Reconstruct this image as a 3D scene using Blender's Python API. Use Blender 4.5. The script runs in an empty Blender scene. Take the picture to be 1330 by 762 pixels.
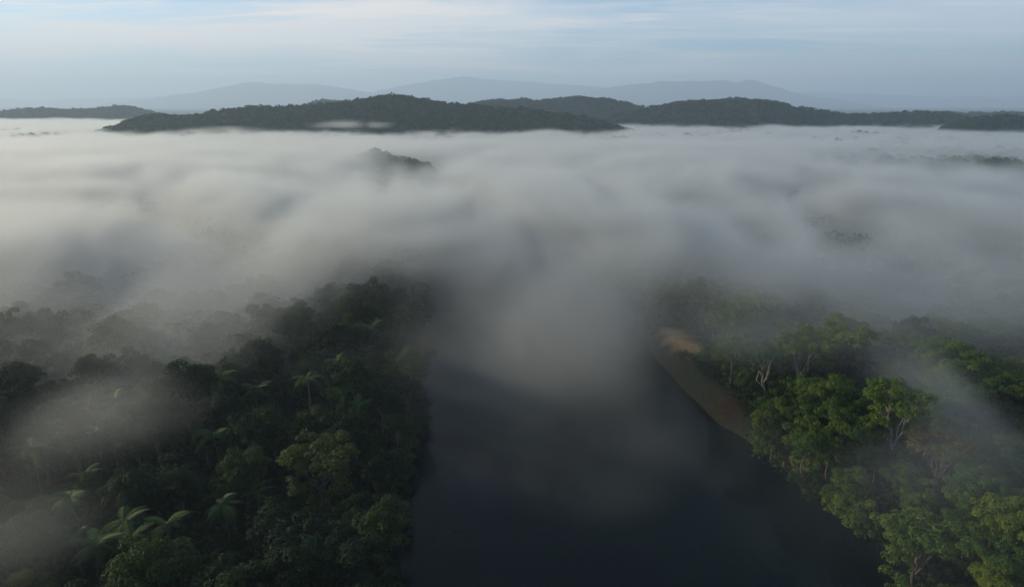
import bpy, math, random
import numpy as np
from mathutils import Vector, Euler

R = math.radians
scene = bpy.context.scene
col = scene.collection

# ------------------------------------------------------------------ camera
PITCH = R(15.5)
CAM_Z = 90.0
F = 887.0                                   # focal length in photograph pixels (24 mm lens)
cam_d = bpy.data.cameras.new('camera')
cam_d.lens = 24.0
cam_d.sensor_width = 36.0
cam_d.clip_start = 0.5
cam_d.clip_end = 60000.0
cam = bpy.data.objects.new('camera', cam_d)
col.objects.link(cam)
cam.location = (0, 0, CAM_Z)
cam.rotation_euler = (R(90) - PITCH, 0, 0)
scene.camera = cam

# ------------------------------------------------------------------ sky, sun, exposure
SUN_EL = R(19)
SUN_AZ = R(-80)                             # clockwise from +Y: the sun stands to the left
sun_dir = Vector((math.sin(SUN_AZ) * math.cos(SUN_EL), math.cos(SUN_AZ) * math.cos(SUN_EL), math.sin(SUN_EL)))

world = bpy.data.worlds.new('World')
scene.world = world
world.use_nodes = True
wt = world.node_tree
wt.nodes.clear()
w_out = wt.nodes.new('ShaderNodeOutputWorld')
w_bg = wt.nodes.new('ShaderNodeBackground')
w_bg.inputs['Strength'].default_value = 0.15
w_sky = wt.nodes.new('ShaderNodeTexSky')
w_sky.sky_type = 'NISHITA'
w_sky.sun_disc = False
w_sky.sun_elevation = SUN_EL
w_sky.sun_rotation = SUN_AZ
w_sky.altitude = 100
w_sky.air_density = 1.0
w_sky.dust_density = 0.8
w_sky.ozone_density = 3.2


def wnode(kind, **inp):
    n = wt.nodes.new(kind)
    for k, v in inp.items():
        n.inputs[k].default_value = v
    return n


def wmath(op, a, b=None, c=None):
    n = wt.nodes.new('ShaderNodeMath')
    n.operation = op
    for i, v in enumerate((a, b, c)):
        if v is None:
            continue
        if isinstance(v, (int, float)):
            n.inputs[i].default_value = v
        else:
            wt.links.new(v, n.inputs[i])
    return n.outputs[0]


# thin high cloud: a layer seen in perspective (direction divided by its height)
w_tc = wt.nodes.new('ShaderNodeTexCoord')
w_sep = wt.nodes.new('ShaderNodeSeparateXYZ')
wt.links.new(w_tc.outputs['Generated'], w_sep.inputs[0])
hz = wmath('ADD', wmath('MAXIMUM', w_sep.outputs[2], 0.0), 0.05)
w_cmb = wt.nodes.new('ShaderNodeCombineXYZ')
wt.links.new(wmath('DIVIDE', w_sep.outputs[0], hz), w_cmb.inputs[0])
wt.links.new(wmath('DIVIDE', w_sep.outputs[1], hz), w_cmb.inputs[1])


def cloud_noise(scale_vec, detail, rough, distort, off):
    m = wt.nodes.new('ShaderNodeMapping')
    m.inputs['Scale'].default_value = scale_vec
    m.inputs['Location'].default_value = off
    m.inputs['Rotation'].default_value = (0, 0, R(-14))
    wt.links.new(w_cmb.outputs[0], m.inputs['Vector'])
    t = wt.nodes.new('ShaderNodeTexNoise')
    t.inputs['Scale'].default_value = 1.0
    t.inputs['Detail'].default_value = detail
    t.inputs['Roughness'].default_value = rough
    t.inputs['Distortion'].default_value = distort
    wt.links.new(m.outputs[0], t.inputs['Vector'])
    return t.outputs['Fac']


def wramp(v, a, b, lo=0.0, hi=1.0):
    n = wt.nodes.new('ShaderNodeMapRange')
    n.interpolation_type = 'SMOOTHSTEP'
    n.inputs['From Min'].default_value = a
    n.inputs['From Max'].default_value = b
    n.inputs['To Min'].default_value = lo
    n.inputs['To Max'].default_value = hi
    wt.links.new(v, n.inputs['Value'])
    return n.outputs[0]


c_sheet = wramp(cloud_noise((0.26, 0.40, 1), 6, 0.55, 0.6, (3.3, 1.7, 0)), 0.35, 0.62)
c_streak = wramp(cloud_noise((0.45, 1.6, 1), 7, 0.62, 1.2, (7.1, 4.2, 0)), 0.46, 0.72)
c_all = wmath('MULTIPLY', wmath('MINIMUM', wmath('ADD', wmath('MULTIPLY', c_sheet, 0.85), wmath('MULTIPLY', c_streak, 0.65)), 1.0), 0.95)
w_mix = wt.nodes.new('ShaderNodeMix')
w_mix.data_type = 'RGBA'
c_all = wmath('MULTIPLY', c_all, wramp(w_sep.outputs[0], -0.6, 0.65, 1.15, 0.5))      # the cloud thins towards one side
c_all = wmath('MULTIPLY', c_all, wmath('MINIMUM', wmath('DIVIDE', 0.2, wmath('ADD', wmath('MAXIMUM', w_sep.outputs[2], 0.0), 0.06)), 1.0))   # a thin sheet is clearer overhead than edge-on
wt.links.new(c_all, w_mix.inputs[0])
w_tint = wt.nodes.new('ShaderNodeMix')
w_tint.data_type = 'RGBA'
w_tint.blend_type = 'MULTIPLY'
w_tint.inputs[0].default_value = 1.0
w_tint.inputs[7].default_value = (0.85, 1.01, 1.16, 1)
wt.links.new(w_sky.outputs[0], w_tint.inputs[6])
wt.links.new(w_tint.outputs[2], w_mix.inputs[6])
w_mix.inputs[7].default_value = (7.2, 6.5, 5.9, 1)
wt.links.new(w_mix.outputs[2], w_bg.inputs['Color'])
wt.links.new(w_bg.outputs[0], w_out.inputs[0])

sun_l = bpy.data.lights.new('sun', 'SUN')
sun_l.energy = 4.0
sun_l.angle = R(0.6)
sun_l.color = (1.0, 0.80, 0.54)
sun = bpy.data.objects.new('sun', sun_l)
col.objects.link(sun)
sun.location = (-300, 100, 300)
sun.rotation_euler = sun_dir.to_track_quat('Z', 'Y').to_euler()

vs = scene.view_settings
vs.view_transform = 'Standard'
vs.look = 'None'
vs.gamma = 1.0
vs.use_curve_mapping = False
vs.exposure = 0.18
cy = scene.cycles
cy.use_denoising = True
cy.max_bounces = 4
cy.diffuse_bounces = 1
cy.glossy_bounces = 2
cy.transmission_bounces = 2
cy.volume_bounces = 1
cy.volume_step_rate = 3.0
cy.volume_max_steps = 256
cy.sample_clamp_indirect = 4.0

# ------------------------------------------------------------------ helpers
rng = np.random.default_rng(11)
rnd = random.Random(5)


def at(u, v, z=None, t=None):
    """World point on the ray of photograph pixel (u, v), at height z or at ray length t (in units of the optical axis)."""
    dx, dy = (u - 665) / F, (v - 381) / F
    y = math.cos(PITCH) - dy * math.sin(PITCH)
    zz = -math.sin(PITCH) - dy * math.cos(PITCH)
    if t is None:
        t = (CAM_Z - z) / -zz
    return Vector((dx * t, y * t, CAM_Z + zz * t))


def tag(o, label=None, cat=None, group=None, kind=None):
    if label: o['label'] = label
    if cat: o['category'] = cat
    if group: o['group'] = group
    if kind: o['kind'] = kind
    return o


def link(name, me, mat=None, parent=None, loc=None):
    o = bpy.data.objects.new(name, me)
    col.objects.link(o)
    if mat is not None and me is not None and not me.materials:
        me.materials.append(mat)
    if parent is not None:
        o.parent = parent
    if loc is not None:
        o.location = loc
    return o


def mesh_np(name, verts, faces, smooth=False, tint=None):
    """verts (n,3), faces (m,k) arrays -> mesh; tint: one float per face."""
    me = bpy.data.meshes.new(name)
    verts = np.asarray(verts, dtype=np.float32)
    faces = np.asarray(faces, dtype=np.int32)
    m, k = faces.shape
    me.vertices.add(len(verts))
    me.vertices.foreach_set('co', verts.ravel())
    me.loops.add(m * k)
    me.loops.foreach_set('vertex_index', faces.ravel())
    me.polygons.add(m)
    me.polygons.foreach_set('loop_start', np.arange(0, m * k, k, dtype=np.int32))
    me.polygons.foreach_set('loop_total', np.full(m, k, dtype=np.int32))
    me.polygons.foreach_set('use_smooth', np.full(m, smooth, dtype=bool))
    if tint is not None:
        a = me.attributes.new('tint', 'FLOAT', 'FACE')
        a.data.foreach_set('value', np.asarray(tint, dtype=np.float32))
    me.update(calc_edges=True)
    return me


def quads_mesh(name, q, tint=None):
    """q: (n,4,3) separate quads."""
    n = len(q)
    return mesh_np(name, q.reshape(-1, 3), np.arange(n * 4).reshape(n, 4), False, tint)


def vnoise(x, y, seed=0):
    """smooth value noise in about -1..1 (numpy)."""
    x = np.asarray(x, dtype=float); y = np.asarray(y, dtype=float)
    xi = np.floor(x).astype(np.int64); yi = np.floor(y).astype(np.int64)
    fx = x - xi; fy = y - yi
    fx = fx * fx * (3 - 2 * fx); fy = fy * fy * (3 - 2 * fy)

    def h(a, b):
        n = (a * 374761393 + b * 668265263 + seed * 144269504) & 0x7fffffff
        n = ((n ^ (n >> 13)) * 1274126177) & 0x7fffffff
        return ((n ^ (n >> 16)) & 0xffff) / 32767.5 - 1.0
    return (h(xi, yi) * (1 - fx) + h(xi + 1, yi) * fx) * (1 - fy) + (h(xi, yi + 1) * (1 - fx) + h(xi + 1, yi + 1) * fx) * fy


def fbm(x, y, octaves=4, seed=0):
    s = 0; a = 1.0; t = 0
    for i in range(octaves):
        s = s + a * vnoise(np.asarray(x) * 2 ** i, np.asarray(y) * 2 ** i, seed + i)
        t += a; a *= 0.5
    return s / t


# ------------------------------------------------------------------ materials
def new_mat(name):
    m = bpy.data.materials.new(name)
    m.use_nodes = True
    m.node_tree.nodes.clear()
    o = m.node_tree.nodes.new('ShaderNodeOutputMaterial')
    return m, m.node_tree, o


def nd(t, kind, **kw):
    n = t.nodes.new(kind)
    for k, v in kw.items():
        if hasattr(n, k) and k not in n.inputs:
            setattr(n, k, v)
        else:
            n.inputs[k].default_value = v
    return n


def ramp(t, fac, stops):
    r = t.nodes.new('ShaderNodeValToRGB')
    el = r.color_ramp.elements
    while len(el) < len(stops):
        el.new(0.5)
    for e, (p, c) in zip(el, stops):
        e.position = p
        e.color = (c[0], c[1], c[2], 1)
    t.links.new(fac, r.inputs[0])
    return r.outputs[0]


def foliage_mat(name, stops, rough=0.5, spec=0.35, transl=0.3, per_object=0.5):
    m, t, out = new_mat(name)
    at_ = nd(t, 'ShaderNodeAttribute', attribute_name='tint')
    oi = nd(t, 'ShaderNodeObjectInfo')
    mx = nd(t, 'ShaderNodeMix')
    mx.inputs[0].default_value = per_object
    t.links.new(at_.outputs['Fac'], mx.inputs[2])
    t.links.new(oi.outputs['Random'], mx.inputs[3])
    c = ramp(t, mx.outputs[0], stops)
    b = nd(t, 'ShaderNodeBsdfPrincipled')
    b.inputs['Roughness'].default_value = rough
    b.inputs['Specular IOR Level'].default_value = spec
    t.links.new(c, b.inputs['Base Color'])
    tr = nd(t, 'ShaderNodeBsdfTranslucent')
    t.links.new(c, tr.inputs['Color'])
    ms = nd(t, 'ShaderNodeMixShader')
    ms.inputs[0].default_value = transl
    t.links.new(b.outputs[0], ms.inputs[1])
    t.links.new(tr.outputs[0], ms.inputs[2])
    t.links.new(ms.outputs[0], out.inputs['Surface'])
    return m


def noisy_mat(name, stops, scale=0.2, detail=6, rough=0.9, bump=0.0, spec=0.2, stretch=(1, 1, 1)):
    m, t, out = new_mat(name)
    tc = nd(t, 'ShaderNodeTexCoord')
    mp = nd(t, 'ShaderNodeMapping')
    mp.inputs['Scale'].default_value = stretch
    t.links.new(tc.outputs['Object'], mp.inputs['Vector'])
    n = nd(t, 'ShaderNodeTexNoise', Scale=scale, Detail=detail, Roughness=0.6)
    t.links.new(mp.outputs[0], n.inputs['Vector'])
    b = nd(t, 'ShaderNodeBsdfPrincipled')
    b.inputs['Roughness'].default_value = rough
    b.inputs['Specular IOR Level'].default_value = spec
    t.links.new(ramp(t, n.outputs['Fac'], stops), b.inputs['Base Color'])
    if bump:
        bp = nd(t, 'ShaderNodeBump', Strength=0.6, Distance=bump)
        t.links.new(n.outputs['Fac'], bp.inputs['Height'])
        t.links.new(bp.outputs[0], b.inputs['Normal'])
    t.links.new(b.outputs[0], out.inputs['Surface'])
    return m


M = {}
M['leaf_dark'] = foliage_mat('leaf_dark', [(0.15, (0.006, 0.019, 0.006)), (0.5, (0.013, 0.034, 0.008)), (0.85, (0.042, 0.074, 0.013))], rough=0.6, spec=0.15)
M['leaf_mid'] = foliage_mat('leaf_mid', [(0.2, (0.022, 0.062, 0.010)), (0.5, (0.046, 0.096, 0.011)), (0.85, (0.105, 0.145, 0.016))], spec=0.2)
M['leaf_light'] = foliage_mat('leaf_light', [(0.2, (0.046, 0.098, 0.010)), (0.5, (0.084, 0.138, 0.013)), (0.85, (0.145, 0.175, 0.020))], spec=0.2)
M['leaf_brown'] = foliage_mat('leaf_brown', [(0.2, (0.050, 0.050, 0.016)), (0.5, (0.085, 0.068, 0.022)), (0.85, (0.120, 0.090, 0.034))], spec=0.15)
M['leaf_olive'] = foliage_mat('leaf_olive', [(0.2, (0.020, 0.042, 0.006)), (0.5, (0.038, 0.060, 0.008)), (0.85, (0.075, 0.095, 0.012))], spec=0.2)
M['frond'] = foliage_mat('frond', [(0.2, (0.016, 0.044, 0.010)), (0.5, (0.034, 0.072, 0.014)), (0.85, (0.095, 0.130, 0.032))], rough=0.55, spec=0.14, transl=0.2)
M['far_leaf'] = foliage_mat('far_leaf', [(0.1, (0.010, 0.032, 0.012)), (0.5, (0.020, 0.050, 0.015)), (0.9, (0.040, 0.072, 0.018))], rough=0.8, spec=0.03, transl=0.15, per_object=0.0)
M['bark'] = noisy_mat('bark', [(0.3, (0.05, 0.04, 0.03)), (0.7, (0.12, 0.10, 0.08))], 1.5, stretch=(3, 3, 0.5))
M['pale_bark'] = noisy_mat('pale_bark', [(0.3, (0.13, 0.12, 0.10)), (0.7, (0.38, 0.35, 0.31))], 1.2, stretch=(2, 2, 0.6))
M['hill'] = noisy_mat('hill_ground', [(0.3, (0.012, 0.024, 0.012)), (0.7, (0.03, 0.048, 0.02))], 0.05, bump=3.0)
M['mountain'] = noisy_mat('mountain_ground', [(0.3, (0.02, 0.035, 0.02)), (0.7, (0.05, 0.065, 0.035))], 0.01, bump=15.0)


def ground_mat():
    m, t, out = new_mat('ground_soil')
    ge = nd(t, 'ShaderNodeNewGeometry')
    n = nd(t, 'ShaderNodeTexNoise', Scale=0.12, Detail=8, Roughness=0.65)
    t.links.new(ge.outputs['Position'], n.inputs['Vector'])
    n2 = nd(t, 'ShaderNodeTexNoise', Scale=0.9, Detail=6, Roughness=0.7)
    t.links.new(ge.outputs['Position'], n2.inputs['Vector'])
    litter = ramp(t, n2.outputs['Fac'], [(0.3, (0.010, 0.014, 0.007)), (0.7, (0.030, 0.036, 0.016))])
    soil = ramp(t, n2.outputs['Fac'], [(0.3, (0.012, 0.007, 0.005)), (0.55, (0.030, 0.014, 0.008)), (0.75, (0.080, 0.034, 0.018))])
    sand = ramp(t, n2.outputs['Fac'], [(0.3, (0.19, 0.11, 0.045)), (0.55, (0.34, 0.21, 0.085)), (0.75, (0.42, 0.28, 0.13))])
    a = nd(t, 'ShaderNodeAttribute', attribute_name='bare')
    ad = nd(t, 'ShaderNodeMath', operation='ADD')
    t.links.new(a.outputs['Fac'], ad.inputs[0])
    t.links.new(n.outputs['Fac'], ad.inputs[1])
    mr = nd(t, 'ShaderNodeMapRange')
    mr.inputs['From Min'].default_value = 0.85
    mr.inputs['From Max'].default_value = 1.15
    t.links.new(ad.outputs[0], mr.inputs['Value'])
    mx = nd(t, 'ShaderNodeMix', data_type='RGBA')
    t.links.new(mr.outputs[0], mx.inputs[0])
    t.links.new(litter, mx.inputs[6])
    t.links.new(soil, mx.inputs[7])
    a2 = nd(t, 'ShaderNodeAttribute', attribute_name='sand')
    ad2 = nd(t, 'ShaderNodeMath', operation='ADD')
    t.links.new(a2.outputs['Fac'], ad2.inputs[0])
    t.links.new(n.outputs['Fac'], ad2.inputs[1])
    mr2 = nd(t, 'ShaderNodeMapRange')
    mr2.inputs['From Min'].default_value = 0.75
    mr2.inputs['From Max'].default_value = 1.35
    t.links.new(ad2.outputs[0], mr2.inputs['Value'])
    mx2 = nd(t, 'ShaderNodeMix', data_type='RGBA')
    t.links.new(mr2.outputs[0], mx2.inputs[0])
    t.links.new(mx.outputs[2], mx2.inputs[6])
    t.links.new(sand, mx2.inputs[7])
    mx = mx2
    b = nd(t, 'ShaderNodeBsdfPrincipled')
    b.inputs['Roughness'].default_value = 0.95
    b.inputs['Specular IOR Level'].default_value = 0.1
    t.links.new(mx.outputs[2], b.inputs['Base Color'])
    bp = nd(t, 'ShaderNodeBump', Strength=0.8, Distance=0.5)
    t.links.new(n2.outputs['Fac'], bp.inputs['Height'])
    t.links.new(bp.outputs[0], b.inputs['Normal'])
    t.links.new(b.outputs[0], out.inputs['Surface'])
    return m


def water_mat():
    m, t, out = new_mat('river_water')
    ge = nd(t, 'ShaderNodeNewGeometry')
    mp = nd(t, 'ShaderNodeMapping')
    mp.inputs['Scale'].default_value = (0.25, 0.10, 1)
    t.links.new(ge.outputs['Position'], mp.inputs['Vector'])
    n = nd(t, 'ShaderNodeTexNoise', Scale=1.0, Detail=6, Roughness=0.55, Distortion=0.6)
    t.links.new(mp.outputs[0], n.inputs['Vector'])
    n2 = nd(t, 'ShaderNodeTexNoise', Scale=0.02, Detail=3)
    t.links.new(ge.outputs['Position'], n2.inputs['Vector'])
    b = nd(t, 'ShaderNodeBsdfPrincipled')
    b.inputs['Base Color'].default_value = (0.001, 0.006, 0.0065, 1)
    b.inputs['IOR'].default_value = 1.33
    b.inputs['Specular IOR Level'].default_value = 0.10
    mr = nd(t, 'ShaderNodeMapRange')
    mr.inputs['To Min'].default_value = 0.06
    mr.inputs['To Max'].default_value = 0.22
    t.links.new(n2.outputs['Fac'], mr.inputs['Value'])
    t.links.new(mr.outputs[0], b.inputs['Roughness'])
    bp = nd(t, 'ShaderNodeBump', Strength=0.4, Distance=0.3)
    t.links.new(n.outputs['Fac'], bp.inputs['Height'])
    t.links.new(bp.outputs[0], b.inputs['Normal'])
    t.links.new(b.outputs[0], out.inputs['Surface'])
    return m


M['ground'] = ground_mat()
M['water'] = water_mat()

# ------------------------------------------------------------------ river course and ground
_RY = np.array([-400, 0, 112, 132, 156, 185, 221, 255, 300, 375, 480, 600, 760, 950, 1200, 30000], float)
_RR = np.array([84, 82, 77, 73, 65, 60, 55, 51.5, 51, 54, 44, 14, -60, -190, -400, -20000], float)
_RL = np.array([-20, -20, -22, -23.5, -25, -27, -31, -35, -38, -40, -50, -82, -160, -300, -520, -20400], float)


def bank_r(y): return np.interp(y, _RY, _RR) + 1.6 * vnoise(np.asarray(y) / 23.0, 0.3, 3) + 0.8 * vnoise(np.asarray(y) / 7.0, 0.7, 4)
def bank_l(y): return np.interp(y, _RY, _RL) + 2.0 * vnoise(np.asarray(y) / 26.0, 5.3, 5) + 0.8 * vnoise(np.asarray(y) / 8.0, 5.7, 6)


def smooth(a, b, x):
    t = np.clip((np.asarray(x, float) - a) / (b - a), 0, 1)
    return t * t * (3 - 2 * t)


def river_dist(x, y):
    """signed distance outside the water's edge (negative in the channel), and the side."""
    dr = x - bank_r(y)
    dl = bank_l(y) - x
    return np.maximum(dr, dl), dr > dl


def ground_z(x, y):
    x = np.asarray(x, float); y = np.asarray(y, float)
    d, right = river_dist(x, y)
    cut = smooth(165, 185, y) * (1 - smooth(262, 285, y))            # where the right bank is a bare cut slope
    wr = 14 - 8.5 * cut
    top = np.where(right, 3.2 + 2.6 * cut, 3.0)
    w = np.where(right, wr, 12)
    z = -2.5 + (top + 2.5) * smooth(-4, w, d)
    und = 3.0 * fbm(x / 90.0, y / 90.0, 3, 21) + 0.7 * fbm(x / 15.0, y / 15.0, 3, 31)
    return z + und * smooth(6, 45, d)


xs = np.unique(np.concatenate([np.arange(-190, 201, 2.0), np.geomspace(204, 30000, 46), -np.geomspace(194, 30000, 46)]))
ys = np.unique(np.concatenate([np.arange(40, 421, 2.5), np.geomspace(424, 30000, 60), -np.geomspace(1, 4000, 14) + 38]))
gx, gy = np.meshgrid(xs, ys)
gz = ground_z(gx, gy)
nx, ny = len(xs), len(ys)
idx = np.arange(nx * ny).reshape(ny, nx)
fq = np.stack([idx[:-1, :-1], idx[:-1, 1:], idx[1:, 1:], idx[1:, :-1]], -1).reshape(-1, 4)
g_me = mesh_np('ground', np.stack([gx, gy, gz], -1).reshape(-1, 3), fq, True)
dd, rr = river_dist(gx, gy)
CUT = lambda y: smooth(160, 182, y) * (1 - smooth(262, 285, y))
def tan_spot(x, y):
    """the open tan ledge on top of the cut bank."""
    d_ = x - bank_r(y)
    return np.exp(-((d_ - 9) / 7.0) ** 2 - ((np.asarray(y) - 238) / 18.0) ** 4) * (0.85 + 0.3 * vnoise(np.asarray(x) / 5.0, np.asarray(y) / 5.0, 12))
bare = np.where(rr, CUT(gy), 0.0) * smooth(-3, 0.5, dd) * (1 - smooth(3, 5.5, dd)) * 0.45
bare = np.maximum(bare, np.where(rr, 0.36, 0.1) * smooth(-3, 0, dd) * (1 - smooth(2, 5, dd)))
bare = np.maximum(bare, 0.75 * np.exp(-((gx - 65) / 5.0) ** 2 - ((gy - 186) / 6.0) ** 2))
tanv = np.where(rr, tan_spot(gx, gy), 0)
at2 = g_me.attributes.new('sand', 'FLOAT', 'POINT')
at2.data.foreach_set('value', tanv.astype(np.float32).ravel())
ab = g_me.attributes.new('bare', 'FLOAT', 'POINT')
ab.data.foreach_set('value', bare.astype(np.float32).ravel())
ground = tag(link('ground', g_me, M['ground']), 'dark forest floor with bare reddish earth along the river bank', 'ground', kind='structure')

wy = np.concatenate([np.arange(-300, 520, 6.0), np.arange(520, 1400, 30.0)])
wu = np.linspace(0, 1, 9)
wl = bank_l(wy)[:, None] - 6; wr_ = bank_r(wy)[:, None] + 6
wx = wl + (wr_ - wl) * wu[None, :]
wv = np.stack([wx, np.repeat(wy[:, None], 9, 1), np.zeros_like(wx)], -1).reshape(-1, 3)
wi = np.arange(len(wy) * 9).reshape(len(wy), 9)
wf = np.stack([wi[:-1, :-1], wi[:-1, 1:], wi[1:, 1:], wi[1:, :-1]], -1).reshape(-1, 4)
tag(link('river', mesh_np('river', wv, wf, True), M['water']), 'dark still river running away between forested banks under mist', 'river', kind='structure')

# ------------------------------------------------------------------ leaf cards and crowns
def leaf_quads(centers, normals, size, aspect=1.5):
    """one small rhomb-like card at each centre, facing roughly along its normal."""
    n = len(centers)
    nrm = normals + rng.normal(0, 0.45, (n, 3))
    nrm /= np.linalg.norm(nrm, axis=1, keepdims=True) + 1e-9
    a = np.cross(nrm, rng.normal(0, 1, (n, 3)))
    a /= np.linalg.norm(a, axis=1, keepdims=True) + 1e-9
    b = np.cross(nrm, a)
    s = (size * rng.uniform(0.65, 1.35, n))[:, None]
    p0 = centers - a * s * aspect * 0.5
    p2 = centers + a * s * aspect * 0.5
    bend = nrm * s * 0.18
    p1 = centers + b * s * 0.5 + bend
    p3 = centers - b * s * 0.5 + bend
    return np.stack([p0, p1, p2, p3], 1)


def sphere_pts(n, zmin=-0.35):
    v = rng.normal(0, 1, (int(n * 3) + 20, 3))
    v /= np.linalg.norm(v, axis=1, keepdims=True)
    return v[v[:, 2] > zmin][:n]


def crown_from_clumps(clumps, leaf, density):
    """clumps: (x,y,z,r). Leaf cards on the shell and a little inside each clump."""
    qs, ts = [], []
    for (cx, cy_, cz, r) in clumps:
        n = max(12, int(density * r * r))
        d = sphere_pts(n)
        rad = r * rng.uniform(0.55, 1.08, len(d)) ** 0.6
        pts = d * rad[:, None] * np.array([1, 1, 0.72]) + (cx, cy_, cz)
        qs.append(leaf_quads(pts, d + (0, 0, 0.5), leaf))
        ts.append(np.clip(rng.normal(rng.uniform(0.15, 0.85), 0.10, len(d)), 0, 1))
    return np.concatenate(qs), np.concatenate(ts)


def tube(path, radii, sides=6):
    """vertices and quads of a tapering tube along a path."""
    P = np.asarray(path, float)
    n = len(P)
    V = []
    for i in range(n):
        t = P[min(i + 1, n - 1)] - P[max(i - 1, 0)]
        t /= np.linalg.norm(t) + 1e-9
        up = np.array([1.0, 0, 0]) if abs(t[0]) < 0.8 else np.array([0, 1.0, 0])
        a = np.cross(t, up); a /= np.linalg.norm(a)
        b = np.cross(t, a)
        for k in range(sides):
            an = 2 * math.pi * k / sides
            V.append(P[i] + radii[i] * (math.cos(an) * a + math.sin(an) * b))
    Fc = []
    for i in range(n - 1):
        for k in range(sides):
            k2 = (k + 1) % sides
            Fc.append((i * sides + k, i * sides + k2, (i + 1) * sides + k2, (i + 1) * sides + k))
    return np.array(V), np.array(Fc)


def join_tubes(name, tubes):
    V, Fc, o = [], [], 0
    for v, f in tubes:
        V.append(v); Fc.append(f + o); o += len(v)
    return mesh_np(name, np.concatenate(V), np.concatenate(Fc), True)


def bent(p0, p1, n=5, wob=0.04):
    p0, p1 = np.array(p0, float), np.array(p1, float)
    L = np.linalg.norm(p1 - p0)
    t = np.linspace(0, 1, n)[:, None]
    w = rng.normal(0, wob * L, (n, 3)) * np.sin(t * math.pi)
    return p0 + (p1 - p0) * t + w


def make_round_tree(h, rad, n_clump, flat=0.84):
    """a rounded forest tree: trunk with limbs, crown of many clumps. Returns (trunk mesh, crown mesh)."""
    cz = h - rad * flat
    clumps = []
    lob = rng.uniform(0.72, 1.18, 7)
    for i in range(n_clump):
        d = sphere_pts(1, -0.45)[0]
        az = (math.atan2(d[1], d[0]) / (2 * math.pi) % 1) * 7
        l0 = lob[int(az) % 7]; l1 = lob[(int(az) + 1) % 7]
        L = l0 + (l1 - l0) * (az - int(az))
        rr_ = rad * L * rng.uniform(0.62, 1.0) * (0.86 if i % 3 else 0.5)
        clumps.append((d[0] * rr_, d[1] * rr_, cz + d[2] * rr_ * flat * 1.1 + rng.normal(0, 0.5), rng.uniform(0.17, 0.30) * rad))
    q, t = crown_from_clumps(clumps, 0.35, 60)
    crown = quads_mesh('crown', q, t)
    tb = [tube(bent((0, 0, -0.6), (rng.normal(0, .5), rng.normal(0, .5), cz), 6, 0.02), np.linspace(0.42, 0.2, 6), 7)]
    for k in range(7):
        c = clumps[rng.integers(len(clumps))]
        z0 = rng.uniform(0.45, 0.85) * cz
        tb.append(tube(bent((0, 0, z0), (c[0] * .9, c[1] * .9, c[2]), 5, 0.06), np.linspace(0.17, 0.05, 5), 5))
    return join_tubes('trunk', tb), crown


def make_umbrella_tree(h, rad, n_limb=6, dense=1.0, leaf=0.5, fork=0.42, skirt=0, lean=0.0, base=26):
    """a tall tree whose pale trunk forks low into spreading limbs under layered flat foliage.
    skirt: lower foliage clumps on every side but the one facing -Y, where the limbs stay bare."""
    zf = h * fork
    tb = [tube(bent((0, 0, -0.6), (lean * 2, rng.normal(0, .4), zf + .2), 5, 0.02), np.linspace(0.34, 0.25, 5), 8)]
    clumps = []
    a0 = rng.uniform(0, 6.28)
    for k in range(n_limb):
        an = a0 + k * 2 * math.pi / n_limb + rng.normal(0, 0.25)
        r1 = rad * rng.uniform(0.30, 0.52)
        mid = np.array([math.cos(an) * r1 + lean * 4, math.sin(an) * r1, h * rng.uniform(0.62, 0.76)])
        z0 = zf + rng.uniform(-0.05, 0.08) * h
        tb.append(tube(bent((lean * 2 * z0 / zf, 0, min(z0, zf)), mid, 6, 0.05), np.linspace(0.18, 0.10, 6), 6))
        for j in range(3):
            a2 = an + rng.uniform(-0.55, 0.55)
            r2 = rad * rng.uniform(0.55, 0.95)
            tip = np.array([math.cos(a2) * r2 + lean * 5, math.sin(a2) * r2, h * rng.uniform(0.84, 0.96) - 0.14 * r2])
            tb.append(tube(bent(mid, tip, 6, 0.06), np.linspace(0.10, 0.035, 6), 5))
            for c in range(int(round(6 * dense))):
                o = rng.normal(0, 1, 3) * np.array([0.17, 0.17, 0.05]) * rad
                clumps.append((tip[0] + o[0], tip[1] + o[1], tip[2] + 0.5 + o[2], rng.uniform(0.10, 0.20) * rad))
    for c in range(int(16 * dense)):
        a2 = rng.uniform(0, 6.28); r2 = rad * rng.uniform(0, 0.6)
        clumps.append((math.cos(a2) * r2 + lean * 5, math.sin(a2) * r2, h * rng.uniform(0.90, 0.99) - 0.1 * r2, rng.uniform(0.13, 0.20) * rad))
    for c in range(skirt):
        a2 = math.pi / 2 + rng.uniform(-2.3, 2.3)
        r2 = rad * rng.uniform(0.45, 0.9)
        clumps.append((math.cos(a2) * r2, math.sin(a2) * r2, h * rng.uniform(0.42, 0.85), rng.uniform(0.12, 0.22) * rad))
    for c in range(base):                                   # young growth and creepers round the foot
        a2 = rng.uniform(0, 6.28); r2 = rad * rng.uniform(0.2, 0.75)
        clumps.append((math.cos(a2) * r2, math.sin(a2) * r2, h * rng.uniform(0.08, 0.34), rng.uniform(0.12, 0.20) * rad))
    q, t = crown_from_clumps(clumps, leaf * 0.7, 54)
    return join_tubes('trunk', tb), quads_mesh('crown', q, t)


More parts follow.
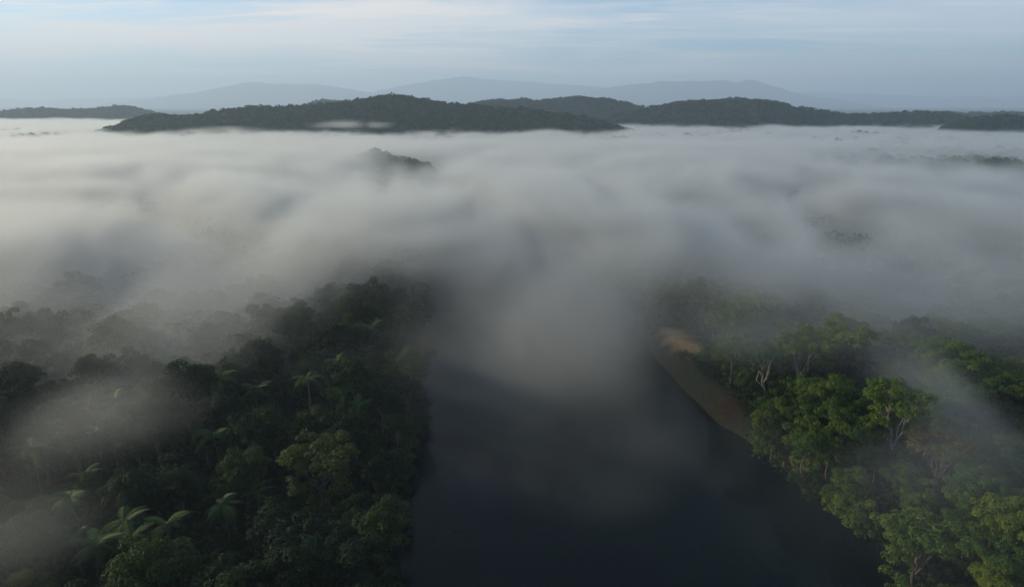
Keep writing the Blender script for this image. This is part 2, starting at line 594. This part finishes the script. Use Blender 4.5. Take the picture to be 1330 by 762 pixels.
def frond_mesh(length, droop):
    """one arching palm frond: a midrib with paired narrow leaflets."""
    n = 16
    s = np.linspace(0, 1, n)
    mx_ = length * (s - 0.18 * droop * s ** 2)
    mz = length * (0.42 * s - (0.42 + 0.55 * droop) * s ** 2)
    q = []
    for i in range(1, n):
        L = 0.95 * math.sin(math.pi * (0.12 + 0.84 * s[i])) * length / 4.2 + 0.1
        for sd in (-1, 1):
            p0 = np.array([mx_[i] - 0.16, 0, mz[i]])
            p1 = np.array([mx_[i] + 0.16, 0, mz[i] + 0.01])
            tip = np.array([mx_[i] + 0.35 * L, sd * L, mz[i] - 0.30 * L - 0.06 * rng.uniform()])
            q.append([p0, p1, tip + (0.05, 0, 0), tip])
    for i in range(n - 1):
        w0 = 0.07 * (1 - s[i]) + 0.02; w1 = 0.07 * (1 - s[i + 1]) + 0.02
        q.append([(mx_[i], -w0, mz[i] + .02), (mx_[i], w0, mz[i] + .02), (mx_[i + 1], w1, mz[i + 1] + .02), (mx_[i + 1], -w1, mz[i + 1] + .02)])
    q = np.array(q)
    return quads_mesh('frond', q, np.clip(rng.normal(0.5, 0.15, len(q)), 0, 1))


# ------------------------------------------------------------------ hills and mountains
def crest_world(pts, dist):
    w = [at(u, v, t=dist) for u, v in pts]
    return np.array([p.x for p in w]), np.array([p.z for p in w])


far_q, far_t = [], []


def far_crown(n_leaf, size, rad, flat=0.75):
    d = sphere_pts(n_leaf, -0.1)
    pts = d * (rad * rng.uniform(0.7, 1.05, len(d)))[:, None] * np.array([1, 1, flat])
    return leaf_quads(pts, d * 1.3 + (0, 0, 0.2), np.full(len(d), size), 1.2)


def scatter_crowns(P, templates, smin, smax):
    """P (n,3): crown-centre points; returns quads and tints."""
    n = len(P)
    qs, ts = [], []
    which = rng.integers(0, len(templates), n)
    for k, tp in enumerate(templates):
        sel = P[which == k]
        m = len(sel)
        if not m: continue
        an = rng.uniform(0, 2 * math.pi, m); s = rng.uniform(smin, smax, m)
        c, si = np.cos(an) * s, np.sin(an) * s
        x = tp[None, :, :, 0] * c[:, None, None] - tp[None, :, :, 1] * si[:, None, None]
        y = tp[None, :, :, 0] * si[:, None, None] + tp[None, :, :, 1] * c[:, None, None]
        z = tp[None, :, :, 2] * (s * rng.uniform(0.8, 1.3, m))[:, None, None]
        q = np.stack([x, y, z], -1) + sel[:, None, None, :]
        qs.append(q.reshape(-1, 4, 3))
        ts.append((rng.uniform(0, 1, m)[:, None] + rng.normal(0, 0.08, (m, tp.shape[0]))).ravel())
    return np.concatenate(qs), np.clip(np.concatenate(ts), 0, 1)


TEMPL_FAR = [far_crown(26, 3.6, 6.5) for _ in range(6)]
TEMPL_MID = [far_crown(60, 2.3, 6.5) for _ in range(6)]
TEMPL_NEAR = [far_crown(170, 1.3, 6.5) for _ in range(6)]


def hill(pts, dist, depth, label, flabel, tree_h=13, spacing=11.0, res=10.0, templates=TEMPL_FAR, skew=0.0, seed=0, rough=7.0, name='hill'):
    cx, cz = crest_world(pts, dist)
    yc = at(665, 135, t=dist).y
    X = np.arange(cx.min(), cx.max() + res, res)
    Y = np.arange(yc - depth, yc + depth * 1.2, res)
    hx, hy = np.meshgrid(X, Y)

    def hz_(x, y):
        top = np.interp(x, cx, cz) - tree_h + 0.35 * tree_h * fbm(x / 38.0, np.zeros_like(x) + 3.3 + seed, 3, 45 + seed)
        wob = 0.35 * depth * fbm(x / (depth * 1.3), np.zeros_like(x) + seed, 3, 40 + seed)
        v = (y - yc - skew * (x - cx.mean()) - 0) / (depth + 0 * x)
        v2 = (y - yc - wob * 0) / depth
        prof = np.exp(-(v2 * 1.75) ** 2 * (1 + 0.5 * fbm(x / 130.0, y / 200.0, 3, 50 + seed)))
        spur = rough * fbm(x / 95.0, y / 95.0, 4, 60 + seed) * (1 - np.exp(-(v2 * 3) ** 2))
        return -6 + (top + 6) * prof + spur
    V = np.stack([hx, hy, hz_(hx, hy)], -1).reshape(-1, 3)
    I = np.arange(V.shape[0]).reshape(len(Y), len(X))
    Fq = np.stack([I[:-1, :-1], I[:-1, 1:], I[1:, 1:], I[1:, :-1]], -1).reshape(-1, 4)
    o = tag(link(name, mesh_np(name, V, Fq, True), M['hill']), label, name, kind='structure')
    if flabel:
        n = int((X[-1] - X[0]) * (depth * 1.5) / (spacing * 0.8) ** 2)
        px = rng.uniform(X[0], X[-1], n)
        py = yc - depth * 1.1 + rng.uniform(0, 1, n) * depth * 1.5
        pz = hz_(px, py)
        P = np.stack([px, py, pz + tree_h * rng.uniform(0.1, 0.85, n)], -1)[pz > 2]
        q, t = scatter_crowns(P, templates, 0.6, 1.6)
        tag(link('hill_forest', quads_mesh('hill_forest', q, t), M['far_leaf']), flabel, 'forest', kind='stuff')
    return o


hill([(135, 172), (160, 160), (200, 149), (235, 151), (265, 148), (300, 140), (350, 138), (390, 139), (420, 136), (450, 133), (490, 127), (520, 124),
      (545, 126), (570, 132), (610, 136), (650, 140), (700, 144), (760, 152), (830, 172)], 1600, 300,
     'long forested hill rising out of the mist, highest of the near ridges', 'trees covering the long hill that rises highest from the mist', seed=1)
hill([(560, 150), (600, 139), (622, 132), (650, 129), (700, 130), (735, 127), (765, 126), (790, 129), (815, 133), (845, 142), (880, 155)], 2350, 300,
     'paler forested ridge behind the saddle between two nearer hills', 'trees on the paler ridge behind the saddle', seed=2)
hill([(760, 162), (800, 150), (830, 142), (850, 138), (880, 132), (910, 130), (960, 129), (1000, 131), (1020, 137), (1060, 143), (1100, 148), (1150, 148),
      (1190, 145), (1230, 147), (1270, 156), (1330, 170)], 1950, 300,
     'flat-topped forested hill beyond the mist with a long low tail', 'trees on the flat-topped hill with the low tail', seed=3)
hill([(1240, 166), (1262, 157), (1285, 151), (1310, 150), (1345, 152), (1400, 149), (1480, 160)], 1550, 170,
     'small dark wooded rise at the mist edge beside the low hill tail', 'trees on the small dark rise at the mist edge', seed=4, tree_h=12)
hill([(1100, 155), (1160, 149), (1210, 146), (1260, 147), (1310, 146), (1400, 144), (1500, 155)], 2700, 260,
     'pale low ridge behind the small dark rise', 'trees on the pale low ridge', seed=5)
hill([(-160, 165), (-80, 152), (-20, 150), (10, 144), (40, 140), (80, 142), (115, 142), (150, 137), (172, 139), (190, 144), (215, 152), (250, 163)], 2800, 300,
     'blue-grey low ridge standing alone past the sunlit mist', 'trees on the lone blue-grey ridge past the sunlit mist', seed=6)
hill([(370, 145), (400, 134), (420, 129), (440, 131), (470, 138), (510, 150)], 3000, 250,
     'small pale knoll peeping over the long forested hill', 'trees on the small pale knoll', seed=7)
hill([(452, 215), (466, 199), (478, 195), (498, 196), (515, 205), (535, 211), (560, 220), (600, 230), (640, 245)], 700, 75,
     'lone wooded hillock poking through the mist', 'treetops of the lone hillock poking through the mist', seed=8, tree_h=14, spacing=6.5, res=5, templates=TEMPL_MID, rough=4.0)


def mountain(pts, dist, depth, label, seed):
    cx, cz = crest_world(pts, dist)
    yc = at(665, 135, t=dist).y
    X = np.arange(cx.min(), cx.max(), 60.0); Y = np.linspace(yc - depth, yc + depth, 70)
    hx, hy = np.meshgrid(X, Y)
    v = (hy - yc) / depth
    h = (np.interp(hx, cx, cz) + 52 * fbm(hx / 620.0, hy * 0, 5, 70 + seed)) * np.exp(-(v * 1.7) ** 2)
    h = h + 90 * fbm(hx / 1000.0, hy / 1000.0, 5, 80 + seed) * (1 - np.exp(-(v * 3) ** 2)) - 20
    V = np.stack([hx, hy, h], -1).reshape(-1, 3)
    I = np.arange(V.shape[0]).reshape(len(Y), len(X))
    Fq = np.stack([I[:-1, :-1], I[:-1, 1:], I[1:, 1:], I[1:, :-1]], -1).reshape(-1, 4)
    tag(link('mountain', mesh_np('mountain', V, Fq, True), M['mountain']), label, 'mountain', kind='structure')


mountain([(120, 140), (200, 128), (250, 121), (300, 111), (335, 106), (370, 107), (410, 109), (450, 115), (500, 121), (560, 132), (620, 140)], 18000, 2400,
         'faint blue mountain with a long level crest', 1)
mountain([(400, 138), (470, 122), (520, 112), (560, 104), (600, 99), (640, 103), (690, 107), (740, 110), (790, 113), (840, 124), (900, 138)], 20000, 2700,
         'faint blue mountain with a single rounded summit', 2)
mountain([(700, 138), (760, 118), (800, 110), (850, 106), (900, 105), (935, 103), (955, 106), (968, 102), (985, 107), (1020, 118), (1060, 126), (1120, 138)], 17000, 2300,
         'faint blue mountain with a broken twin-peaked crest', 3)
mountain([(900, 140), (980, 124), (1060, 119), (1140, 121), (1220, 124), (1300, 126), (1380, 122), (1480, 120), (1600, 138)], 23000, 3000,
         'faintest low range almost lost in the haze', 4)
mountain([(-300, 138), (-150, 128), (-40, 126), (60, 130), (160, 127), (260, 124), (340, 128), (460, 139)], 23500, 3000,
         'very faint low range past the lone blue-grey ridge', 5)

# ------------------------------------------------------------------ forest: mass beyond the tellable trees
def in_frame(x, y, z, mu=60, mv=60):
    p = Vector((x, y, z - CAM_Z))
    d = p.y * math.cos(PITCH) - p.z * math.sin(PITCH)
    if d < 5: return None
    up = p.y * math.sin(PITCH) + p.z * math.cos(PITCH)
    u = 665 + F * p.x / d
    v = 381 - F * up / d
    return (u, v, d) if (-mu < u < 1330 + mu and v < 762 + mv) else None


def jitter_grid(x0, x1, y0, y1, sp):
    X, Y = np.meshgrid(np.arange(x0, x1, sp), np.arange(y0, y1, sp * 0.87))
    X = X.astype(float); X[1::2] += sp / 2
    X = X + rng.uniform(-0.33, 0.33, X.shape) * sp
    Y = Y + rng.uniform(-0.33, 0.33, X.shape) * sp
    return X.ravel(), Y.ravel()


NEAR_Y = 312.0
qs, ts = [], []
for (y0, y1, sp, tp) in ((NEAR_Y, 620, 10.5, TEMPL_NEAR), (620, 1000, 13, TEMPL_MID), (1000, 1700, 16, TEMPL_FAR)):
    X, Y = jitter_grid(-1500, 1500, y0, y1, sp)
    d, _ = river_dist(X, Y)
    ok = (d > 5) & (np.abs(X) < 0.83 * Y + 40)
    X, Y = X[ok], Y[ok]
    Z = ground_z(X, Y) + rng.uniform(9, 20, len(X)) + 4 * fbm(X / 60, Y / 60, 2, 90)
    q, t = scatter_crowns(np.stack([X, Y, Z], -1), tp, 0.8, 1.5)
    qs.append(q); ts.append(t)
# rows just outside the picture, so that the forest goes on past the frame
X, Y = jitter_grid(-420, 420, -60, NEAR_Y, 11)
d, _ = river_dist(X, Y)
ok = (d > 5) & np.array([in_frame(a, b, 18) is None for a, b in zip(X, Y)])
X, Y = X[ok], Y[ok]
q, t = scatter_crowns(np.stack([X, Y, ground_z(X, Y) + rng.uniform(9, 17, len(X))], -1), TEMPL_NEAR, 0.9, 1.4)
qs.append(q); ts.append(t)
tag(link('forest', quads_mesh('forest', np.concatenate(qs), np.concatenate(ts)), M['far_leaf']),
    'unbroken forest canopy fading away under the thick mist', 'forest', kind='stuff')

# undergrowth on the floor and down the banks
X, Y = jitter_grid(-230, 260, 70, NEAR_Y + 20, 1.7)
d, right = river_dist(X, Y)
bz = np.where(right, tan_spot(X, Y), 0)
cutm = np.where(right, CUT(Y), 0)
lim = np.where(right, 2.4, 1.0) + 1.6 * cutm + 2.5 * vnoise(X / 6, Y / 6, 77)
ok = (d > lim) & (np.abs(X) < 0.85 * Y + 25) & (bz < 0.4)
X, Y = X[ok], Y[ok]
n = len(X)
base = np.stack([X, Y, ground_z(X, Y)], -1)
hgt = 1.2 + 2.2 * np.clip(vnoise(X / 8, Y / 8, 78) + 0.4, 0, 1)
rep = 3
cen = np.repeat(base, rep, 0) + rng.normal(0, 1, (n * rep, 3)) * (0.8, 0.8, 0)
cen[:, 2] += np.repeat(hgt, rep) * rng.uniform(0.15, 1.0, n * rep)
q = leaf_quads(cen, np.tile((0, 0, 1.0), (n * rep, 1)), 0.95)
tag(link('undergrowth', quads_mesh('undergrowth', q, rng.uniform(0, 0.8, len(q))), M['far_leaf']),
    'low leafy undergrowth covering the forest floor and river banks', 'undergrowth', kind='stuff')

# ------------------------------------------------------------------ trees one can tell apart
ROUND = [make_round_tree(h, r, n) for h, r, n in ((17, 6.2, 40), (19, 6.8, 46), (21, 7.4, 52), (16, 5.4, 34), (23, 7.8, 56), (18, 6.0, 42), (14, 5.0, 30))]
SPREAD = [make_umbrella_tree(h, r, l, skirt=26, base=16) for h, r, l in ((22, 9.0, 6), (24, 9.8, 7), (20, 8.0, 6))]
BUSH = [make_round_tree(h, rr_, n, 0.8) for h, rr_, n in ((6.5, 4.2, 26), (8.0, 4.8, 30), (5.2, 3.6, 22))]
FRONDS = [frond_mesh(L, dr) for L, dr in ((4.6, 0.55), (5.2, 0.8), (4.2, 1.05), (4.9, 0.35))]
PALM_TRUNKS = [mesh_np('trunk', *tube(bent((0, 0, -0.5), (rng.normal(0, .5), rng.normal(0, .5), h), 6, 0.015), np.linspace(0.2, 0.13, 6), 7), True) for h in (13, 15, 17)]
for me in PALM_TRUNKS: me.materials.append(M['bark'])
for me in FRONDS: me.materials.append(M['frond'])
_cache = {}


def with_mat(me, mat):
    k = (me.name, mat.name)
    if k not in _cache:
        c = me.copy(); c.materials.clear(); c.materials.append(mat)
        _cache[k] = c
    return _cache[k]


def place_tree(name, pair, x, y, s, leaf, bark, label, group=None, rot=None):
    r = bpy.data.objects.new(name, None)
    col.objects.link(r)
    r.empty_display_size = 1
    r.location = (x, y, float(ground_z(x, y)))
    r.rotation_euler = (0, 0, rnd.uniform(0, 6.28) if rot is None else rot)
    r.scale = (s * rnd.uniform(0.92, 1.08), s * rnd.uniform(0.92, 1.08), s)
    tag(r, label, 'tree', group)
    link('trunk', with_mat(pair[0], M[bark]), parent=r)
    link('crown', with_mat(pair[1], M[leaf]), parent=r)
    return r


def place_palm(x, y, s, label, group):
    r = bpy.data.objects.new('palm_tree', None)
    col.objects.link(r)
    r.location = (x, y, float(ground_z(x, y)))
    r.rotation_euler = (0, 0, rnd.uniform(0, 6.28))
    r.scale = (s, s, s)
    tag(r, label, 'palm tree', group)
    tm = rnd.choice(PALM_TRUNKS)
    link('trunk', tm, parent=r)
    top = np.mean([tm.vertices[i].co[:] for i in range(len(tm.vertices) - 7, len(tm.vertices))], 0)
    n = rnd.randint(10, 13)
    for k in range(n):
        f = link('frond', rnd.choice(FRONDS), parent=r, loc=Vector(top))
        f.rotation_euler = (rnd.uniform(-.15, .15), rnd.uniform(-0.75, 0.30), k * 2.399 + rnd.uniform(-.2, .2))


taken = []                                     # (x, y, r) of hand-placed trees
def keep(x, y, r): taken.append((x, y, r))
def free(x, y, pad): return all((x - a) ** 2 + (y - b) ** 2 > (c + pad) ** 2 for a, b, c in taken)


def special(u, v, h, name, maker, leaf, bark, label, s=1.0, group=None, clear=6.0, rot=0.0):
    """a tree the photo shows well: its crown's middle stands at pixel (u, v), h metres up."""
    p = at(u, v, z=h)
    o = place_tree(name, maker, p.x, p.y, s, leaf, bark, label, group, rot)
    keep(p.x, p.y, clear)
    return o


special(1042, 470, 19, 'spreading_tree', make_umbrella_tree(22, 8.0, 7, 1.0, fork=0.30, skirt=28), 'leaf_mid', 'pale_bark', 'broad tree with white forking limbs bared under its crown, beside bare bank', clear=4)
special(1000, 478, 17, 'spreading_tree', make_umbrella_tree(19, 6.4, 5, 1.0, fork=0.28, skirt=20, lean=-0.5), 'leaf_mid', 'pale_bark', 'smaller tree with pale leaning limbs next to the white-limbed broad tree', clear=4)
special(1092, 462, 20, 'spreading_tree', make_umbrella_tree(22, 7.0, 6, 1.2, skirt=24), 'leaf_light', 'bark', 'yellow-green topped tree inland of the white-limbed broad tree', clear=4)
special(1165, 545, 19, 'tall_tree', make_umbrella_tree(24, 7.0, 6, 1.4, fork=0.36, skirt=44), 'leaf_light', 'pale_bark', 'tallest bright green tree with a pale three-forked trunk showing mid-crown', clear=4)
special(1222, 590, 17, 'sparse_tree', make_umbrella_tree(19, 6.0, 6, 0.5, leaf=0.36, skirt=12), 'leaf_brown', 'bark', 'half-bare brownish tree with thin twigs beside the tallest bright tree', clear=4)
special(1200, 690, 14, 'spreading_tree', make_umbrella_tree(18, 6.2, 6, 1.3, skirt=36), 'leaf_light', 'bark', 'light green broad tree near the water edge below the tallest bright tree', clear=4)
special(415, 620, 15, 'spreading_tree', make_umbrella_tree(20, 7.0, 6, 1.2, skirt=40), 'leaf_olive', 'bark', 'sunlit yellow-green tree alone among dark trees by the river', clear=5)
special(950, 432, 17, 'bank_tree', make_round_tree(20, 7.0, 52), 'leaf_mid', 'bark', 'dense dark green tree next to the bare tan bank', clear=4)


def low_in_front(x, y):
    """trees standing just before a well-shown tree are younger and lower."""
    for a, b, c in taken:
        if 0 < b - y < 17 and abs((x - a) - (y - b) * a / b) < 6.5: return 0.62
    return 1.0


groups = {'L': 'trees of the shaded forest bank', 'R': 'trees of the bank with bare earth', 'P': 'palms in the shaded forest'}
n_b = n_s = n_p = 0
cand = []
for (x0, x1, sp) in ((-290, -14, 9.0), (50, 290, 8.0)):
    X, Y = jitter_grid(x0, x1, 70, NEAR_Y, sp)
    for x, y in zip(X, Y):
        d, right = river_dist(x, y)
        bz = float(tan_spot(x, y)) if right else 0
        cutv = float(CUT(y)) if right else 0
        if d < (3.0 if right else 1.5) + 5 * cutv or bz > 0.15: continue
        if not in_frame(x, y, 17, 40, 70): continue
        if not free(x, y, 3.0): continue
        cand.append((float(x), float(y), bool(right)))
KIND = {'leaf_dark': 'dark green', 'leaf_mid': 'mid green', 'leaf_light': 'yellow-green'}
for (x, y, right) in cand:
    k = rnd.random()
    edge = float(river_dist(x, y)[0]) < 13
    shrink = 0.84 if right else 0.94
    sc = shrink * rnd.choice([rnd.uniform(0.5, 0.8), rnd.uniform(0.7, 1.0), rnd.uniform(0.9, 1.15)]) * low_in_front(x, y)
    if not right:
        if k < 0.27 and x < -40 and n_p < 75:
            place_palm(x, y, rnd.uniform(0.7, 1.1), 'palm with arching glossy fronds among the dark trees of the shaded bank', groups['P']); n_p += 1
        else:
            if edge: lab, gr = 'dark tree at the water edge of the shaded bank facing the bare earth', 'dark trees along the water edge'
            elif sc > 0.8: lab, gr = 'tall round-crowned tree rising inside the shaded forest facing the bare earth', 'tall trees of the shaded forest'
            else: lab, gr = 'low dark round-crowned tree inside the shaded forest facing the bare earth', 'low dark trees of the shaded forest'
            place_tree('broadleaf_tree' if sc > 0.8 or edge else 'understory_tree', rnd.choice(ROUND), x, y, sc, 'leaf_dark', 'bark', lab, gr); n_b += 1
    else:
        where = 'at the water edge of' if edge else 'standing inland on'
        if k < 0.22:
            lf = rnd.choice(['leaf_mid', 'leaf_light'])
            place_tree('spreading_tree', rnd.choice(SPREAD), x, y, sc * 0.9, lf, 'pale_bark' if rnd.random() < 0.08 else 'bark',
                       'flat-topped %s spreading tree %s the bare earth bank' % (KIND[lf], where), '%s spreading trees %s the sunlit bank' % (KIND[lf], where)); n_s += 1
        else:
            lf = rnd.choice(['leaf_mid', 'leaf_mid', 'leaf_light', 'leaf_light', 'leaf_dark'])
            place_tree('leafy_tree', rnd.choice(ROUND), x, y, sc, lf, 'bark',
                       'round-crowned %s tree %s the bare earth bank' % (KIND[lf], where), '%s round trees %s the sunlit bank' % (KIND[lf], where)); n_b += 1
for sd in (-1, 1):
    y = 84.0
    while y < 320:
        y += rnd.uniform(3.4, 5.6)
        off = rnd.uniform(2.2, 6.0) if sd > 0 else rnd.uniform(0.8, 5.0)
        x = float(bank_r(y)) + off if sd > 0 else float(bank_l(y)) - off
        if sd > 0 and (float(CUT(y)) > 0.35): x += 7.0
        if sd > 0 and float(tan_spot(x, y)) > 0.12: continue
        if not in_frame(x, y, 4, 20, 20): continue
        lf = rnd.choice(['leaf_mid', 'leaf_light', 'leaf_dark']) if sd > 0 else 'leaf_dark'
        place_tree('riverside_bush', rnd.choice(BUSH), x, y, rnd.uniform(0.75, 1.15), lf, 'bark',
                   ('low %s bush on the brink of the bare earth bank' % KIND[lf]) if sd > 0 else 'low dark bush overhanging the water on the shaded bank',
                   ('%s bushes along the bare earth bank' % KIND[lf]) if sd > 0 else 'dark bushes along the shaded bank')
print('TREES', n_b, n_s, n_p)

# ------------------------------------------------------------------ air: even haze round everything, and the mist lying in the valley
def volume_mat(name, color, density, aniso):
    m, t, out = new_mat(name)
    v = nd(t, 'ShaderNodeVolumePrincipled')
    v.inputs['Color'].default_value = (*color, 1)
    v.inputs['Density'].default_value = density
    v.inputs['Anisotropy'].default_value = aniso
    t.links.new(v.outputs[0], out.inputs['Volume'])
    return m


HX, HY0, HY1, HZ0, HZ1 = 31000, -4300, 31000, -60, 1040
hv = np.array([(x, y, z) for x in (-HX, HX) for y in (HY0, HY1) for z in (HZ0, HZ1)], float)
hf = np.array([(0, 1, 3, 2), (4, 6, 7, 5), (0, 4, 5, 1), (2, 3, 7, 6), (0, 2, 6, 4), (1, 5, 7, 3)])
hm = volume_mat('haze_air', (0.70, 0.88, 1.0), 1.2e-4, 0.25)
hm.volume_intersection_method = 'FAST' if hasattr(hm, 'volume_intersection_method') else None
haze = tag(link('haze', mesh_np('haze', hv, hf), hm), 'thin blue haze filling the air over the whole valley', 'haze', kind='stuff')

FOG = 0.030                                   # extinction per metre where the mist is thickest
fog_mat = volume_mat('mist', (0.91, 0.96, 0.91), 1.0, 0.42)

# local thickenings (+) and clearings (-): photograph pixel, height, radii across / along / up, amount
BLOBS = [
    (5, 660, 32, 13, 14, 9, 0.2), (110, 545, 26, 20, 14, 6, 0.25), (190, 520, 27, 14, 12, 6, 0.3),
    (710, 585, 6, 34, 20, 5, 0.09), (860, 575, 5, 18, 14, 5, 0.08), (610, 620, 5, 14, 12, 5, 0.1), (690, 440, 12, 60, 40, 30, -0.45), (230, 395, 26, 70, 36, 22, -0.4), (770, 640, 5, 16, 10, 4, 0.12), (985, 600, 12, 12, 12, 9, 0.12),
    (1210, 385, 28, 70, 34, 14, 0.2), (1240, 510, 26, 14, 30, 8, 0.32), (1310, 600, 24, 16, 16, 8, 0.2), (1250, 700, 27, 34, 22, 9, 0.07), (1200, 620, 24, 14, 12, 7, 0.14), (1010, 432, 31, 22, 14, 7, 0.3), (455, 162, 55, 60, 60, 6, 0.3), (300, 170, 48, 70, 60, 6, 0.25),
    (20, 265, 26, 150, 55, 26, -0.7), (1290, 214, 30, 240, 250, 40, -1.08), (525, 218, 36, 62, 200, 34, -1.15), (430, 230, 30, 80, 50, 24, -0.5),
    (535, 405, 22, 26, 50, 24, -0.85), (835, 380, 20, 26, 45, 24, -0.85), (440, 430, 24, 30, 30, 22, -0.4), (930, 400, 22, 20, 24, 22, -0.5), (1060, 490, 22, 42, 34, 24, -0.85), (905, 465, 12, 24, 40, 26, -0.95), (1150, 560, 24, 40, 34, 24, -0.6),
]


def fog_volume(name, lo, hi, res, label):
    ng = bpy.data.node_groups.new(name, 'GeometryNodeTree')
    ng.interface.new_socket('Geometry', in_out='INPUT', socket_type='NodeSocketGeometry')
    ng.interface.new_socket('Geometry', in_out='OUTPUT', socket_type='NodeSocketGeometry')
    N, L = ng.nodes, ng.links
    go = N.new('NodeGroupOutput'); N.new('NodeGroupInput')

    def mth(op, *a, clamp=False):
        n = N.new('ShaderNodeMath'); n.operation = op; n.use_clamp = clamp
        for i, v in enumerate(a):
            if isinstance(v, (int, float)): n.inputs[i].default_value = v
            else: L.new(v, n.inputs[i])
        return n.outputs[0]

    def vm(op, *a):
        n = N.new('ShaderNodeVectorMath'); n.operation = op
        for i, v in enumerate(a):
            if isinstance(v, tuple): n.inputs[i].default_value = v
            else: L.new(v, n.inputs[i])
        return n.outputs['Value'] if op in ('LENGTH', 'DOT_PRODUCT') else n.outputs[0]

    def mr(v, a, b, c=0.0, d=1.0, smooth_=True):
        n = N.new('ShaderNodeMapRange')
        if smooth_: n.interpolation_type = 'SMOOTHSTEP'
        for nm, val in (('From Min', a), ('From Max', b), ('To Min', c), ('To Max', d)):
            if isinstance(val, (int, float)): n.inputs[nm].default_value = val
            else: L.new(val, n.inputs[nm])
        L.new(v, n.inputs['Value'])
        return n.outputs[0]

    def noise(vec, detail, rough=0.5, dist=0.0):
        n = N.new('ShaderNodeTexNoise')
        n.inputs['Scale'].default_value = 1.0
        n.inputs['Detail'].default_value = detail
        n.inputs['Roughness'].default_value = rough
        n.inputs['Distortion'].default_value = dist
        L.new(vec, n.inputs['Vector'])
        return n.outputs[0]

    pos = N.new('GeometryNodeInputPosition').outputs[0]
    sp = N.new('ShaderNodeSeparateXYZ'); L.new(pos, sp.inputs[0])
    x, y, z = sp.outputs
    a = noise(vm('MULTIPLY', pos, (1 / 120, 1 / 260, 1 / 120)), 3, 0.5, 0.3)
    b = noise(vm('ADD', vm('MULTIPLY', pos, (1 / 42, 1 / 84, 1 / 32)), (7.7, 3.1, 9.2)), 6, 0.6, 0.6)
    top0 = mr(y, 120, 300, 35, 51)
    top0 = mth('ADD', top0, mr(y, 500, 1400, 0, -15))
    top = mth('ADD', top0, mth('ADD', mth('MULTIPLY', mth('SUBTRACT', a, 0.5), mr(y, 400, 1100, 26, 15)), mth('MULTIPLY', mth('SUBTRACT', b, 0.5), mth('ADD', mr(y, 330, 900, 30, 9), mr(y, 1050, 1350, 0, 16)))))
    vert = mr(mth('SUBTRACT', top, z), -2, 18)
    cover = mth('ADD', mth('ADD', mr(y, 150, 238, 0.0, 0.6), mr(y, 205, 305, 0, 0.8)), mr(y, 320, 480, 0, 0.4))
    tex = mr(mth('ADD', mth('MULTIPLY', a, 0.42), mth('MULTIPLY', b, 0.58)), 0.39, 0.61, mr(y, 330, 900, 0.05, 0.4), mr(y, 330, 900, 1.8, 1.3))
    den = mth('MULTIPLY', mth('MULTIPLY', cover, vert), tex)
    plus = None
    for (u, v, h, rx, ry, rz, amt) in BLOBS:
        c = at(u, v, z=h)
        dvec = vm('DIVIDE', vm('SUBTRACT', pos, (c.x, c.y, c.z)), (rx, ry, rz))
        r = vm('LENGTH', dvec)
        g = mth('MULTIPLY', mr(r, 0.15, 1.5, 1.0, 0.0), amt)
        if amt > 0:
            g = mth('MULTIPLY', g, mr(b, 0.38, 0.62, 0.0, 1.9))
            plus = g if plus is None else mth('ADD', plus, g)
        else:
            den = mth('MULTIPLY', den, mth('MAXIMUM', mth('ADD', 1.0, g), 0.02))
    den = mth('ADD', den, plus)
    # soft outer edges of the whole body of mist
    den = mth('MULTIPLY', den, mr(z, hi[2] - 6, hi[2], 1, 0))
    den = mth('MULTIPLY', den, FOG)
    den = mth('MULTIPLY', den, mr(den, 0.0002, 0.0008, 0, 1))
    vc = N.new('GeometryNodeVolumeCube')
    L.new(den, vc.inputs['Density'])
    vc.inputs['Min'].default_value = lo
    vc.inputs['Max'].default_value = hi
    for nm, r in zip(('Resolution X', 'Resolution Y', 'Resolution Z'), res):
        vc.inputs[nm].default_value = r
    sm = N.new('GeometryNodeSetMaterial')
    sm.inputs['Material'].default_value = fog_mat
    L.new(vc.outputs[0], sm.inputs[0])
    L.new(sm.outputs[0], go.inputs[0])
    vol = bpy.data.volumes.new(name)
    vol.materials.append(fog_mat)
    o = bpy.data.objects.new(name, vol)
    col.objects.link(o)
    md = o.modifiers.new('mist', 'NODES')
    md.node_group = ng
    return tag(o, label, 'mist', kind='stuff')


fog_volume('mist', (-420, 60, -4), (420, 560, 78), (330, 200, 40), 'drifting mist veiling the river and the trees on both banks')
fog_volume('mist', (-2000, 560, -4), (2000, 2900, 78), (330, 200, 20), 'level sea of pale mist in front of the hills')
